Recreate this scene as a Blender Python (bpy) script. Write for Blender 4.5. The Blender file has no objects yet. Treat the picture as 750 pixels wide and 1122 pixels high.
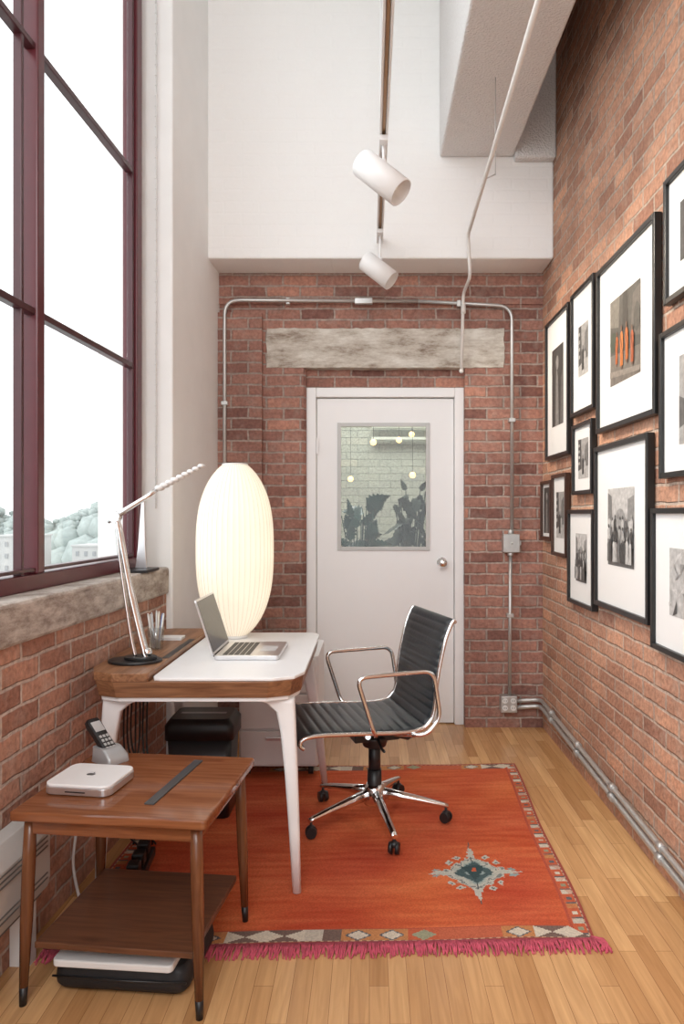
import bpy, math, random, bisect, bmesh
from mathutils import Vector, Matrix, noise
random.seed(7)
S=bpy.context.scene
F=760.0; CX=405.0; CY=563.0; H=1.324
# ------------------------------------------------------------ materials
def nt(name):
    m=bpy.data.materials.new(name); m.use_nodes=True
    t=m.node_tree; b=t.nodes['Principled BSDF']
    return m,t,b
def N(t,k,**kw):
    n=t.nodes.new(k)
    for a,v in kw.items():
        if hasattr(n,a): setattr(n,a,v)
        else: n.inputs[a].default_value=v
    return n
def mat(name,col,rough=.5,metal=0,var=.06,scale=20,bump=0,emit=0):
    m,t,b=nt(name)
    tc=N(t,'ShaderNodeTexCoord'); no=N(t,'ShaderNodeTexNoise'); no.inputs['Scale'].default_value=scale
    t.links.new(tc.outputs['Object'],no.inputs['Vector'])
    mx=N(t,'ShaderNodeMixRGB'); mx.inputs[1].default_value=tuple(max(0,x*(1-var)) for x in col)+(1,)
    mx.inputs[2].default_value=tuple(min(1,x*(1+var)) for x in col)+(1,)
    t.links.new(no.outputs['Fac'],mx.inputs[0]); t.links.new(mx.outputs[0],b.inputs['Base Color'])
    b.inputs['Roughness'].default_value=rough; b.inputs['Metallic'].default_value=metal
    if emit:
        t.links.new(mx.outputs[0],b.inputs['Emission Color']); b.inputs['Emission Strength'].default_value=emit
    if bump:
        bp=N(t,'ShaderNodeBump'); bp.inputs['Strength'].default_value=bump; bp.inputs['Distance'].default_value=.01
        t.links.new(no.outputs['Fac'],bp.inputs['Height']); t.links.new(bp.outputs[0],b.inputs['Normal'])
    return m
def brick(name,ax,c1,c2,mort,paint=None,msize=.008,dark=.72,smear=.4,odd=.75):
    m,t,b=nt(name); L=t.links
    tc=N(t,'ShaderNodeTexCoord'); sp=N(t,'ShaderNodeSeparateXYZ'); L.new(tc.outputs['Object'],sp.inputs[0])
    n0=N(t,'ShaderNodeTexNoise'); n0.inputs['Scale'].default_value=11; n0.inputs['Detail'].default_value=4
    L.new(tc.outputs['Object'],n0.inputs['Vector'])
    cb=N(t,'ShaderNodeCombineXYZ'); L.new(sp.outputs[ax],cb.inputs[0]); L.new(sp.outputs['Z'],cb.inputs[1])
    sc=N(t,'ShaderNodeVectorMath',operation='SCALE'); sc.inputs['Scale'].default_value=.016
    L.new(n0.outputs['Color'],sc.inputs[0])
    ad=N(t,'ShaderNodeVectorMath',operation='ADD'); L.new(cb.outputs[0],ad.inputs[0]); L.new(sc.outputs[0],ad.inputs[1])
    def bt(a,c,mo):
        br=N(t,'ShaderNodeTexBrick'); L.new(ad.outputs[0],br.inputs['Vector'])
        br.inputs['Scale'].default_value=1; br.inputs['Brick Width'].default_value=.21; br.inputs['Row Height'].default_value=.0685
        br.inputs['Mortar Size'].default_value=msize; br.inputs['Mortar Smooth'].default_value=.6
        br.inputs['Color1'].default_value=(*a,1); br.inputs['Color2'].default_value=(*c,1); br.inputs['Mortar'].default_value=(*mo,1)
        return br
    br=bt(c1,c2,mort); b2=bt((0,0,0),(1,1,1),(.4,.4,.4))
    ro=N(t,'ShaderNodeValToRGB'); e=ro.color_ramp.elements
    e[0].position=.0; e[0].color=(odd,odd*.98,odd*1.02,1); e[1].position=1; e[1].color=(1.14,1.08,1.02,1)
    k=e.new(.12); k.color=(odd+.08,odd+.07,odd+.08,1); k=e.new(.24); k.color=(1,1,1,1); k=e.new(.85); k.color=(1,1,1,1)
    L.new(b2.outputs['Color'],ro.inputs[0])
    mo=N(t,'ShaderNodeMixRGB',blend_type='MULTIPLY'); mo.inputs[0].default_value=1
    L.new(br.outputs['Color'],mo.inputs[1]); L.new(ro.outputs[0],mo.inputs[2])
    n1=N(t,'ShaderNodeTexNoise'); n1.inputs['Scale'].default_value=3.2; n1.inputs['Detail'].default_value=8; n1.inputs['Roughness'].default_value=.75
    L.new(tc.outputs['Object'],n1.inputs['Vector'])
    n2=N(t,'ShaderNodeTexNoise'); n2.inputs['Scale'].default_value=55; n2.inputs['Detail'].default_value=5
    L.new(tc.outputs['Object'],n2.inputs['Vector'])
    r1=N(t,'ShaderNodeValToRGB'); r1.color_ramp.elements[0].position=.32; r1.color_ramp.elements[1].position=.68
    r1.color_ramp.elements[0].color=(dark,dark,dark*1.03,1); r1.color_ramp.elements[1].color=(1.22,1.20,1.18,1)
    L.new(n1.outputs['Fac'],r1.inputs[0])
    mu=N(t,'ShaderNodeMixRGB',blend_type='MULTIPLY'); mu.inputs[0].default_value=.85
    L.new(mo.outputs[0],mu.inputs[1]); L.new(r1.outputs[0],mu.inputs[2])
    r2=N(t,'ShaderNodeValToRGB'); r2.color_ramp.elements[0].position=.35; r2.color_ramp.elements[1].position=.65
    r2.color_ramp.elements[0].color=(.72,.7,.7,1); r2.color_ramp.elements[1].color=(1.18,1.18,1.18,1)
    L.new(n2.outputs['Fac'],r2.inputs[0])
    m2=N(t,'ShaderNodeMixRGB',blend_type='MULTIPLY'); m2.inputs[0].default_value=.75
    L.new(mu.outputs[0],m2.inputs[1]); L.new(r2.outputs[0],m2.inputs[2])
    r3=N(t,'ShaderNodeValToRGB'); r3.color_ramp.elements[0].position=.52; r3.color_ramp.elements[1].position=.75
    r3.color_ramp.elements[0].color=(0,0,0,1); r3.color_ramp.elements[1].color=(smear,smear,smear,1)
    n3=N(t,'ShaderNodeTexNoise'); n3.inputs['Scale'].default_value=16; n3.inputs['Detail'].default_value=7
    L.new(tc.outputs['Object'],n3.inputs['Vector']); L.new(n3.outputs['Fac'],r3.inputs[0])
    m3=N(t,'ShaderNodeMixRGB'); L.new(r3.outputs[0],m3.inputs[0]); L.new(m2.outputs[0],m3.inputs[1]); m3.inputs[2].default_value=(*mort,1)
    out=m3.outputs[0]
    if paint:
        mp=N(t,'ShaderNodeMixRGB'); mp.inputs[0].default_value=.97; L.new(out,mp.inputs[1]); mp.inputs[2].default_value=(*paint,1); out=mp.outputs[0]
    L.new(out,b.inputs['Base Color']); b.inputs['Roughness'].default_value=.85
    iv=N(t,'ShaderNodeMath',operation='MULTIPLY_ADD'); L.new(br.outputs['Fac'],iv.inputs[0]); iv.inputs[1].default_value=-1.0
    L.new(n2.outputs['Fac'],iv.inputs[2])
    bp=N(t,'ShaderNodeBump'); bp.inputs['Strength'].default_value=.2 if paint else .8; bp.inputs['Distance'].default_value=.008
    L.new(iv.outputs[0],bp.inputs['Height']); L.new(bp.outputs[0],b.inputs['Normal'])
    return m
def wood(name,c1,c2,axis='X',rough=.4,sc=1.0,dist=1.1):
    m,t,b=nt(name); L=t.links
    tc=N(t,'ShaderNodeTexCoord'); mp=N(t,'ShaderNodeMapping'); L.new(tc.outputs['Object'],mp.inputs[0])
    s=[30*sc,30*sc,30*sc]; s['XYZ'.index(axis)]=2.2*sc; mp.inputs['Scale'].default_value=s
    n=N(t,'ShaderNodeTexNoise'); n.inputs['Scale'].default_value=1.6; n.inputs['Detail'].default_value=7; n.inputs['Distortion'].default_value=dist
    L.new(mp.outputs[0],n.inputs['Vector'])
    r=N(t,'ShaderNodeValToRGB'); r.color_ramp.elements[0].position=.32; r.color_ramp.elements[1].position=.68
    r.color_ramp.elements[0].color=(*c1,1); r.color_ramp.elements[1].color=(*c2,1)
    L.new(n.outputs['Fac'],r.inputs[0]); L.new(r.outputs[0],b.inputs['Base Color']); b.inputs['Roughness'].default_value=rough
    return m
def floor_mat():
    m,t,b=nt('oak_floor'); L=t.links
    tc=N(t,'ShaderNodeTexCoord'); sp=N(t,'ShaderNodeSeparateXYZ'); L.new(tc.outputs['Object'],sp.inputs[0])
    cb=N(t,'ShaderNodeCombineXYZ'); L.new(sp.outputs['Y'],cb.inputs[0]); L.new(sp.outputs['X'],cb.inputs[1])
    br=N(t,'ShaderNodeTexBrick'); L.new(cb.outputs[0],br.inputs['Vector']); br.offset=.37; br.offset_frequency=3; br.squash=.7; br.squash_frequency=2
    br.inputs['Scale'].default_value=1; br.inputs['Brick Width'].default_value=.6; br.inputs['Row Height'].default_value=.054
    br.inputs['Mortar Size'].default_value=.0008; br.inputs['Mortar Smooth'].default_value=.2
    br.inputs['Color1'].default_value=(.49,.255,.105,1); br.inputs['Color2'].default_value=(.72,.435,.205,1); br.inputs['Mortar'].default_value=(.28,.14,.06,1)
    mp=N(t,'ShaderNodeMapping'); mp.inputs['Scale'].default_value=(40,2.5,1); L.new(tc.outputs['Object'],mp.inputs[0])
    n=N(t,'ShaderNodeTexNoise'); n.inputs['Scale'].default_value=1.5; n.inputs['Detail'].default_value=6; n.inputs['Distortion'].default_value=.8
    L.new(mp.outputs[0],n.inputs['Vector'])
    r=N(t,'ShaderNodeValToRGB'); r.color_ramp.elements[0].position=.3; r.color_ramp.elements[1].position=.7
    r.color_ramp.elements[0].color=(.8,.76,.72,1); r.color_ramp.elements[1].color=(1.08,1.08,1.08,1)
    L.new(n.outputs['Fac'],r.inputs[0])
    mu=N(t,'ShaderNodeMixRGB',blend_type='MULTIPLY'); mu.inputs[0].default_value=.8
    L.new(br.outputs['Color'],mu.inputs[1]); L.new(r.outputs[0],mu.inputs[2]); L.new(mu.outputs[0],b.inputs['Base Color'])
    b.inputs['Roughness'].default_value=.25
    return m
def concrete(name,cols,sc=5,bump=.5,ms=(.6,.6,1.6)):
    m,t,b=nt(name); L=t.links
    tc=N(t,'ShaderNodeTexCoord'); n=N(t,'ShaderNodeTexNoise'); n.inputs['Scale'].default_value=sc; n.inputs['Detail'].default_value=10; n.inputs['Roughness'].default_value=.75
    mp=N(t,'ShaderNodeMapping'); mp.inputs['Scale'].default_value=ms
    L.new(tc.outputs['Object'],mp.inputs[0]); L.new(mp.outputs[0],n.inputs['Vector'])
    r=N(t,'ShaderNodeValToRGB'); e=r.color_ramp.elements
    e[0].position=.34; e[0].color=(*cols[0],1); e[1].position=.62; e[1].color=(*cols[2],1)
    k=e.new(.46); k.color=(*cols[1],1)
    L.new(n.outputs['Fac'],r.inputs[0]); L.new(r.outputs[0],b.inputs['Base Color']); b.inputs['Roughness'].default_value=.9
    bp=N(t,'ShaderNodeBump'); bp.inputs['Strength'].default_value=bump; bp.inputs['Distance'].default_value=.01
    L.new(n.outputs['Fac'],bp.inputs['Height']); L.new(bp.outputs[0],b.inputs['Normal'])
    return m
def glass_mat(name,tint=(1,1,1),gl=.06):
    m=bpy.data.materials.new(name); m.use_nodes=True; t=m.node_tree; t.nodes.remove(t.nodes['Principled BSDF'])
    o=t.nodes['Material Output']; a=N(t,'ShaderNodeBsdfTransparent'); a.inputs[0].default_value=(*tint,1)
    g=N(t,'ShaderNodeBsdfGlossy'); g.inputs['Roughness'].default_value=.02
    x=N(t,'ShaderNodeMixShader'); x.inputs[0].default_value=gl
    t.links.new(a.outputs[0],x.inputs[1]); t.links.new(g.outputs[0],x.inputs[2]); t.links.new(x.outputs[0],o.inputs[0])
    return m

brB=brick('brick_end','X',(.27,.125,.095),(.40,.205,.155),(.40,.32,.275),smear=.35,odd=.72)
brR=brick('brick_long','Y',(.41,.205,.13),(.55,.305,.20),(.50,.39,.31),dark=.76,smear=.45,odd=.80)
brL=brick('brick_window','Y',(.37,.18,.12),(.53,.295,.21),(.52,.42,.36),dark=.74,odd=.78)
white_brick=brick('painted_brick','X',(.6,.57,.55),(.68,.64,.62),(.7,.68,.67),paint=(.865,.86,.85),odd=.95)
plaster=mat('white_plaster',(.84,.835,.825),.8,var=.05,scale=6,bump=.25)
stucco=mat('rough_plaster',(.73,.71,.70),.95,var=.12,scale=90,bump=.8)
conc=concrete('aged_concrete',[(.21,.15,.11),(.47,.42,.36),(.68,.65,.59)],10,ms=(.4,.6,1.3))
sillc=concrete('sill_concrete',[(.20,.155,.13),(.36,.31,.27),(.58,.53,.48)],13)
oak=floor_mat()
white=mat('white_paint',(.84,.84,.84),.35,var=.02)
doorw=mat('door_paint',(.82,.815,.815),.4,var=.02,scale=4)
winred=mat('dark_red_frame',(.095,.013,.019),.35,var=.15)
windark=mat('burgundy_frame',(.055,.011,.015),.35,var=.2)
glass=glass_mat('window_glass',gl=.04); dglass=glass_mat('door_glass',(.95,.97,.95),.05)
chrome=mat('chrome',(.80,.80,.80),.12,1,var=.02)
steel=mat('galvanised_steel',(.54,.54,.53),.4,.7,var=.12,scale=40)
alu=mat('brushed_aluminium',(.74,.74,.75),.3,.85,var=.03)
silver=mat('silver_plastic',(.42,.43,.44),.35,.3,var=.05)
black=mat('black_plastic',(.014,.014,.015),.4,var=.2)
leather=mat('black_leather',(.024,.029,.033),.34,var=.2,scale=60,bump=.08)
walnut=wood('walnut',(.15,.06,.027),(.36,.175,.085),'X')
walnutY=wood('walnut_long',(.17,.07,.03),(.38,.19,.095),'Y')
tablew=wood('table_walnut',(.17,.055,.022),(.28,.105,.044),'X',.12,.8,1.6)
shelfw=wood('shelf_walnut',(.085,.034,.018),(.17,.07,.035),'X',.3,.8,1.6)
tableleg=wood('table_leg_wood',(.11,.037,.016),(.20,.08,.034),'Z',.25)
framek=mat('black_frame',(.012,.012,.012),.35,var=.1)
framebr=mat('brown_frame',(.05,.022,.014),.35,var=.1)
matw=mat('mat_board',(.79,.785,.77),.8,var=.01)
cream=mat('cream_plastic',(.77,.77,.76),.4,var=.02)
heatm=mat('heater_enamel',(.56,.55,.53),.45,var=.04)
# ------------------------------------------------------------ mesh builder
class B:
    def __init__(s): s.v=[]; s.f=[]; s.m=[]; s.s=[]; s.cur=0; s.sm=False; s.X=None
    def V(s,p):
        p=Vector(p)
        if s.X is not None: p=s.X@p
        s.v.append(p); return len(s.v)-1
    def Fc(s,ids,sm=None): s.f.append(tuple(ids)); s.m.append(s.cur); s.s.append(s.sm if sm is None else sm)
    def box(s,x0,x1,y0,y1,z0,z1):
        a=[s.V(p) for p in ((x0,y0,z0),(x1,y0,z0),(x1,y1,z0),(x0,y1,z0),(x0,y0,z1),(x1,y0,z1),(x1,y1,z1),(x0,y1,z1))]
        for q in ((3,2,1,0),(4,5,6,7),(0,1,5,4),(1,2,6,5),(2,3,7,6),(3,0,4,7)): s.Fc([a[i] for i in q],False)
        return s
    def loft(s,rings,cap=True,closed=True,sm=True):
        R=[[s.V(p) for p in r] for r in rings]; n=len(R[0])
        for a,b in zip(R,R[1:]):
            for i in range(n if closed else n-1):
                j=(i+1)%n; s.Fc([a[i],a[j],b[j],b[i]],sm)
        if cap: s.Fc(R[0][::-1],False); s.Fc(R[-1],False)
        return s
    def cyl(s,p0,p1,r0,r1=None,n=20,cap=True):
        r1=r0 if r1 is None else r1
        p0=Vector(p0);p1=Vector(p1);d=(p1-p0).normalized()
        u=d.orthogonal().normalized(); w=d.cross(u)
        c=[(math.cos(2*math.pi*i/n),math.sin(2*math.pi*i/n)) for i in range(n)]
        return s.loft([[p0+r0*(a*u+b*w) for a,b in c],[p1+r1*(a*u+b*w) for a,b in c]],cap)
    def tube(s,pts,r,n=10,flat=1.0,up=None):
        P=[Vector(p) for p in pts]; k=len(P); T=[]
        for i in range(k): T.append((P[min(k-1,i+1)]-P[max(0,i-1)]).normalized())
        u=T[0].orthogonal().normalized() if up is None else Vector(up); rings=[]
        for i in range(k):
            u=(u-T[i]*u.dot(T[i])).normalized(); w=T[i].cross(u)
            ri=r[i] if isinstance(r,(list,tuple)) else r
            rings.append([P[i]+ri*(math.cos(2*math.pi*j/n)*u+flat*math.sin(2*math.pi*j/n)*w) for j in range(n)])
        return s.loft(rings)
    def lathe(s,prof,c=(0,0,0),n=32,cap=True):
        c=Vector(c)
        return s.loft([[c+Vector((r*math.cos(2*math.pi*i/n),r*math.sin(2*math.pi*i/n),z)) for i in range(n)] for r,z in prof],cap)
    def prism(s,poly,z0,z1,sm=False):
        return s.loft([[(x,y,z0) for x,y in poly],[(x,y,z1) for x,y in poly]],True,True,sm)
    def ball(s,c,r,n=14,sc=(1,1,1)):
        c=Vector(c); rings=[]
        for k in range(n//2+1):
            a=-math.pi/2+math.pi*k/(n//2); rr=max(1e-4,math.cos(a))
            rings.append([c+Vector((r*sc[0]*rr*math.cos(2*math.pi*i/n),r*sc[1]*rr*math.sin(2*math.pi*i/n),r*sc[2]*math.sin(a))) for i in range(n)])
        return s.loft(rings)
def rrect(x0,x1,y0,y1,r,k=6):
    rs=r if isinstance(r,(list,tuple)) else [r]*4
    out=[]
    for (cx,cy,a0,rr) in ((x1-rs[0],y0+rs[0],-90,rs[0]),(x1-rs[1],y1-rs[1],0,rs[1]),(x0+rs[2],y1-rs[2],90,rs[2]),(x0+rs[3],y0+rs[3],180,rs[3])):
        for i in range(k+1):
            a=math.radians(a0+90*i/k); out.append((cx+rr*math.cos(a),cy+rr*math.sin(a)))
    return out
def curve(pts,per=8):
    P=[Vector(p) for p in pts]; out=[]; k=len(P)
    for i in range(k-1):
        p0,p1,p2,p3=P[max(0,i-1)],P[i],P[i+1],P[min(k-1,i+2)]
        for j in range(per):
            t=j/per
            out.append(.5*((2*p1)+(-p0+p2)*t+(2*p0-5*p1+4*p2-p3)*t*t+(-p0+3*p1-3*p2+p3)*t**3))
    out.append(P[-1])
    return out
def bend(pts,r=.05,k=6):
    P=[Vector(p) for p in pts]; out=[P[0]]
    for i in range(1,len(P)-1):
        a=(P[i-1]-P[i]);b=(P[i+1]-P[i]); rr=min(r,a.length*.49,b.length*.49)
        a=P[i]+a.normalized()*rr; c=P[i]+b.normalized()*rr
        for j in range(k+1):
            t=j/k; out.append((1-t)**2*a+2*t*(1-t)*P[i]+t*t*c)
    out.append(P[-1]); return out
def mk(name,b,mats,parent=None,bevel=0,label=None,category=None,kind=None,group=None,seg=2,loc=None):
    me=bpy.data.meshes.new(name); me.from_pydata([tuple(v) for v in b.v],[],b.f)
    if not isinstance(mats,(list,tuple)): mats=[mats]
    for m in mats: me.materials.append(m)
    for p,mi,sm in zip(me.polygons,b.m,b.s): p.material_index=mi; p.use_smooth=sm
    me.update()
    bm=bmesh.new(); bm.from_mesh(me); bmesh.ops.recalc_face_normals(bm,faces=bm.faces); bm.to_mesh(me); bm.free()
    o=bpy.data.objects.new(name,me); S.collection.objects.link(o)
    if parent: o.parent=parent
    if loc: o.location=loc
    if bevel:
        md=o.modifiers.new('bevel','BEVEL'); md.width=bevel; md.segments=seg; md.limit_method='ANGLE'; md.angle_limit=math.radians(50)
    if label: o['label']=label
    if category: o['category']=category
    if kind: o['kind']=kind
    if group: o['group']=group
    return o
def mks(name,b,mats,parent,bevel=0):
    par=list(range(len(b.v)))
    def fd(a):
        while par[a]!=a: par[a]=par[par[a]]; a=par[a]
        return a
    for f in b.f:
        r=fd(f[0])
        for q in f[1:]: par[fd(q)]=r
    gr={}
    for i,f in enumerate(b.f): gr.setdefault(fd(f[0]),[]).append(i)
    for r,fi in gr.items():
        c=B(); mp={}
        for i in fi:
            ids=[]
            for v in b.f[i]:
                if v not in mp: mp[v]=len(c.v); c.v.append(b.v[v])
                ids.append(mp[v])
            c.f.append(tuple(ids)); c.m.append(b.m[i]); c.s.append(b.s[i])
        mk(name,c,mats,parent,bevel)
def thing(name,label,category,loc=(0,0,0),rz=0,group=None,kind=None):
    e=bpy.data.objects.new(name,None); e.empty_display_size=.1; S.collection.objects.link(e)
    e.location=loc; e.rotation_euler=(0,0,rz); e['label']=label; e['category']=category
    if group: e['group']=group
    if kind: e['kind']=kind
    return e
def struct(name,b,m,label,category,bevel=0): return mk(name,b,m,label=label,category=category,kind='structure',bevel=bevel)

# ------------------------------------------------------------ room
YB=4.30; XR=1.075
LW=Matrix.Translation((-1.148,0,0))@Matrix.Rotation(-math.atan(.046),4,'Z')
b=B(); b.box(-1.32,1.3,-2.5,YB+.3,-.12,0); struct('floor',b,oak,'honey oak strip floor running along the room','floor')
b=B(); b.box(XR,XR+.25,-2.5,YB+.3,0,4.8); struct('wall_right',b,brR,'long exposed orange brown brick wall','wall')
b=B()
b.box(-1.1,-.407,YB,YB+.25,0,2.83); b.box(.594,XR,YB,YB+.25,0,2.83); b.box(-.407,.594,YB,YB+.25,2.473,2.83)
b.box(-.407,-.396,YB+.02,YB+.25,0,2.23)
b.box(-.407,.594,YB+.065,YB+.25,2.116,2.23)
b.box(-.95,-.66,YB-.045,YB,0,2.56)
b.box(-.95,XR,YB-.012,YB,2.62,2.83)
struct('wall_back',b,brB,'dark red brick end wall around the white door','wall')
rl=random.Random(11); pts=[]
for i in range(50): pts.append((-.64+1.477*i/50,2.229+rl.uniform(-.003,.002)))
for i in range(8): pts.append((.837+rl.uniform(-.006,.004),2.23+.243*i/8))
for i in range(50): pts.append((.837-1.477*i/50,2.473+rl.uniform(-.003,.004)))
for i in range(8): pts.append((-.64+rl.uniform(-.004,.006),2.473-.243*i/8))
b=B(); b.loft([[(x,YB+.22,z) for x,z in pts],[(x,YB-.003,z) for x,z in pts],[(x*.998+.0002,YB-.006,2.35+(z-2.35)*.98) for x,z in pts]],sm=False)
struct('trim_1',b,conc,'weathered stained concrete lintel over the door','lintel')
b=B(); b.box(-1.2,XR,4.04,YB+.3,2.812,4.8)
struct('trim_2',b,white_brick,'white painted deep beam above the brick end wall','beam',.01)
b=B(); b.box(.409,.84,-2.5,4.04,3.40,4.8); b.box(.84,XR,3.98,4.04,3.37,4.8)  # end block by the brick: greyer stucco colour stands in for shade
struct('trim_3',b,stucco,'rough white plastered ceiling beam along the brick wall','beam',.012)
b=B(); b.box(-1.35,1.3,-2.5,YB+.3,4.8,4.95); struct('ceiling',b,plaster,'high white plastered ceiling','ceiling')
b=B(); b.X=LW
b.box(-.24,0,-2.5,3.39,0,.935)
struct('wall_left',b,brL,'low brick wall under the tall window','wall')
b=B(); b.X=LW
b.box(-.24,.016,-2.5,3.39,.935,1.065)
struct('trim_4',b,sillc,'rough grey brown concrete window sill ledge','sill',.012)
b=B()
b.prism([(-.963,3.39),(-.922,YB+.2),(-1.2,YB+.2),(-1.235,3.39)],0,4.8)
struct('wall_pier',b,plaster,'white painted masonry pier beside the window','wall',.01)
w=thing('window_1','tall dark red steel window with large clear panes','window',kind='structure')
xw0,xw1=-.135,-.095
b=B(); b.X=LW
b.box(xw0-.02,xw1+.005,-2.5,3.30,1.065,1.120); b.box(xw0-.02,xw1+.01,3.235,3.30,1.120,4.8)
mk('window_frame',b,[winred],w,.005)
b=B(); b.X=LW
for y in (2.37,1.35,.3,-.9): b.box(xw0-.008,xw1+.012,y-.024,y+.024,1.120,4.8)
mks('mullion',b,winred,w,.006)
b=B(); b.X=LW
for y in (2.275,1.255,3.215): b.box(xw0+.01,xw1,y-.008,y+.008,1.120,4.8)
for y in (2.41,1.39): b.box(xw0+.01,xw1,y-.006,y+.006,1.120,4.8)
for z in (2.01,2.91,3.81): b.box(xw0+.008,xw1+.002,-2.5,3.2,z-.012,z+.012)
for z in (1.135,): b.box(xw0+.01,xw1+.0045,-2.5,3.2,z-.006,z+.006)
mks('glazing_bar',b,windark,w,.003)
b=B(); b.X=LW; b.box(-.118,-.114,-2.5,3.2,1.120,4.8); mk('glass_pane',b,glass,w)
b=B(); b.X=LW; b.box(-.30,-.156,3.30,3.39,1.065,4.8); struct('trim_5',b,plaster,'white plaster window reveal','reveal')
b=B(); b.tube([(-1.035,3.36,4.5),(-1.035,3.36,1.35)],.003,6)
for k in range(60): b.ball((-1.035,3.36,1.4+k*.05),.006,6)
mk('blind_cord',b,cream,label='thin white beaded blind cord beside the window',category='cord')

# outside
b=B(); b.box(-300,-3,-100,400,-9,-8.8); mk('ground',b,mat('hazy_ground',(.50,.53,.50),.9),label='pale hazy ground far below the window',category='ground',kind='structure')  # distance haze painted into the pale ground colour
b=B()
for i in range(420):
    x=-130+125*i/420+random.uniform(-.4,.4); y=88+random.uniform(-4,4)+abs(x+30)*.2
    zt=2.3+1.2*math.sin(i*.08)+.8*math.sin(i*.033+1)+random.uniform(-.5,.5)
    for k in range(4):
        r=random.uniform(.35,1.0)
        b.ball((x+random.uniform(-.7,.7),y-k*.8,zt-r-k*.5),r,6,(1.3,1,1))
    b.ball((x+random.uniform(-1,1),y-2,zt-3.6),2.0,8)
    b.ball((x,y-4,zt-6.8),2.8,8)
mk('tree_line',b,mat('hazy_leaves',(.36,.41,.39),.95,var=.3,scale=1.5),label='hazy green line of distant trees on a ridge',category='trees',kind='stuff')  # leaf colour paled to put the distance haze into it
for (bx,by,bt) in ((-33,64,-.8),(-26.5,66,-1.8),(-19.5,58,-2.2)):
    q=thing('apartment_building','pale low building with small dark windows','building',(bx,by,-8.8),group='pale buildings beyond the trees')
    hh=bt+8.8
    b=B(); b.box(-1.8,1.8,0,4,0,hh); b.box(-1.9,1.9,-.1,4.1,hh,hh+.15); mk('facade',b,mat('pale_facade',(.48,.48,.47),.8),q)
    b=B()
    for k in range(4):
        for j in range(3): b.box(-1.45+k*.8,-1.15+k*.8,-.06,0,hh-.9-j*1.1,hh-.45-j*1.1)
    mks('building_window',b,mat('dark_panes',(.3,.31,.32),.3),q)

# ------------------------------------------------------------ door
d=thing('door_1','white painted door with tall glazed panel in white casing','door',(0,YB+.065,0),kind='structure')
b=B(); b.box(-.396,-.334,-.015,.18,0,2.116); b.box(.536,.594,-.015,.18,0,2.116); b.box(-.334,.536,-.015,.18,2.056,2.116)
mk('door_frame',b,doorw,d,.005)
x0,x1,z0,z1=-.19,.368,1.105,1.885
b=B(); b.box(-.33,x0,.01,.05,.008,2.05); b.box(x1,.532,.01,.05,.008,2.05); b.box(x0,x1,.01,.05,.008,z0); b.box(x0,x1,.01,.05,z1,2.05)
leaf=mk('door_leaf',b,doorw,d)
b=B()
for q in ((x0-.012,x0+.012,z0-.012,z1+.012),(x1-.012,x1+.012,z0-.012,z1+.012)): b.box(q[0],q[1],.0,.014,q[2],q[3])
b.box(x0+.012,x1-.012,0,.014,z0-.012,z0+.012); b.box(x0+.012,x1-.012,0,.014,z1-.012,z1+.012)
mk('glazing_bead',b,mat('grey_bead',(.50,.50,.49),.4),leaf,.002)
b=B(); b.box(x0,x1,.026,.031,z0,z1); mk('glass_pane',b,dglass,leaf)
b=B(); b.cyl((.458,.01,1.018),(.458,.0,1.018),.032); b.cyl((.458,0,1.018),(.458,-.035,1.018),.012); b.ball((.458,-.052,1.018),.029,16,(1,.75,1))
mk('door_knob',b,chrome,leaf)
b=B(); b.box(-.332,-.32,-.018,-.01,1.7,1.8); b.box(-.332,-.32,-.018,-.01,.25,.35); mks('hinge',b,doorw,d)
tile=brick('hall_tile','X',(.36,.38,.325),(.40,.42,.365),(.27,.29,.25),msize=.004,dark=.9,smear=.1,odd=.95)
b=B(); b.box(-1.6,1.6,6.6,6.7,0,3.2); struct('wall_hall',b,tile,'pale green tiled wall beyond the glazed door','wall')
b=B(); b.box(-1.7,-1.6,4.6,6.7,0,3.2); struct('wall_hall_side',b,tile,'pale green tiled side wall beyond the door','wall')
b=B(); b.box(1.6,1.7,4.6,6.7,0,3.2); struct('wall_hall_side',b,tile,'pale green tiled side wall beyond the door','wall')
b=B(); b.box(-1.7,1.7,4.6,6.7,-.1,0); struct('floor_hall',b,oak,'floor of the room beyond the door','floor')
b=B(); b.box(-1.7,1.7,4.6,6.7,3.2,3.3); struct('ceiling_hall',b,plaster,'ceiling of the room beyond the door','ceiling')
for k in range(4):
    b=B(); b.box(.02,1.2,6.5,6.56,2.02+k*.11,2.045+k*.11)
    mk('wall_rail',b,mat('pale_rail',(.60,.63,.56),.5),label='pale horizontal rail on the tiled wall',category='rail',group='rails on the tiled wall')
bulb=mat('glowing_bulb',(1,.60,.22),.4,emit=3)
for k,(x,y,z) in enumerate(((.03,5.2,1.86),(.24,5.6,1.92),(.36,5.9,2.0),(-.16,5.9,1.62),(.33,5.3,1.62))):
    p=thing('pendant_bulb','small warm glowing bulb hanging on a cord','pendant light',(x,y,z),group='pendant bulbs beyond the door')
    b=B(); b.ball((0,0,0),.024,12); mk('bulb',b,bulb,p)
    b=B(); b.tube([(0,0,.02),(0,0,3.2-z)],.0015,6); mk('cord',b,black,p)
leafm=mat('dark_leaf',(.010,.048,.040),.3,var=.7,scale=14)
leafm2=mat('grey_leaf',(.035,.046,.039),.3,var=.7,scale=14)
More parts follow.
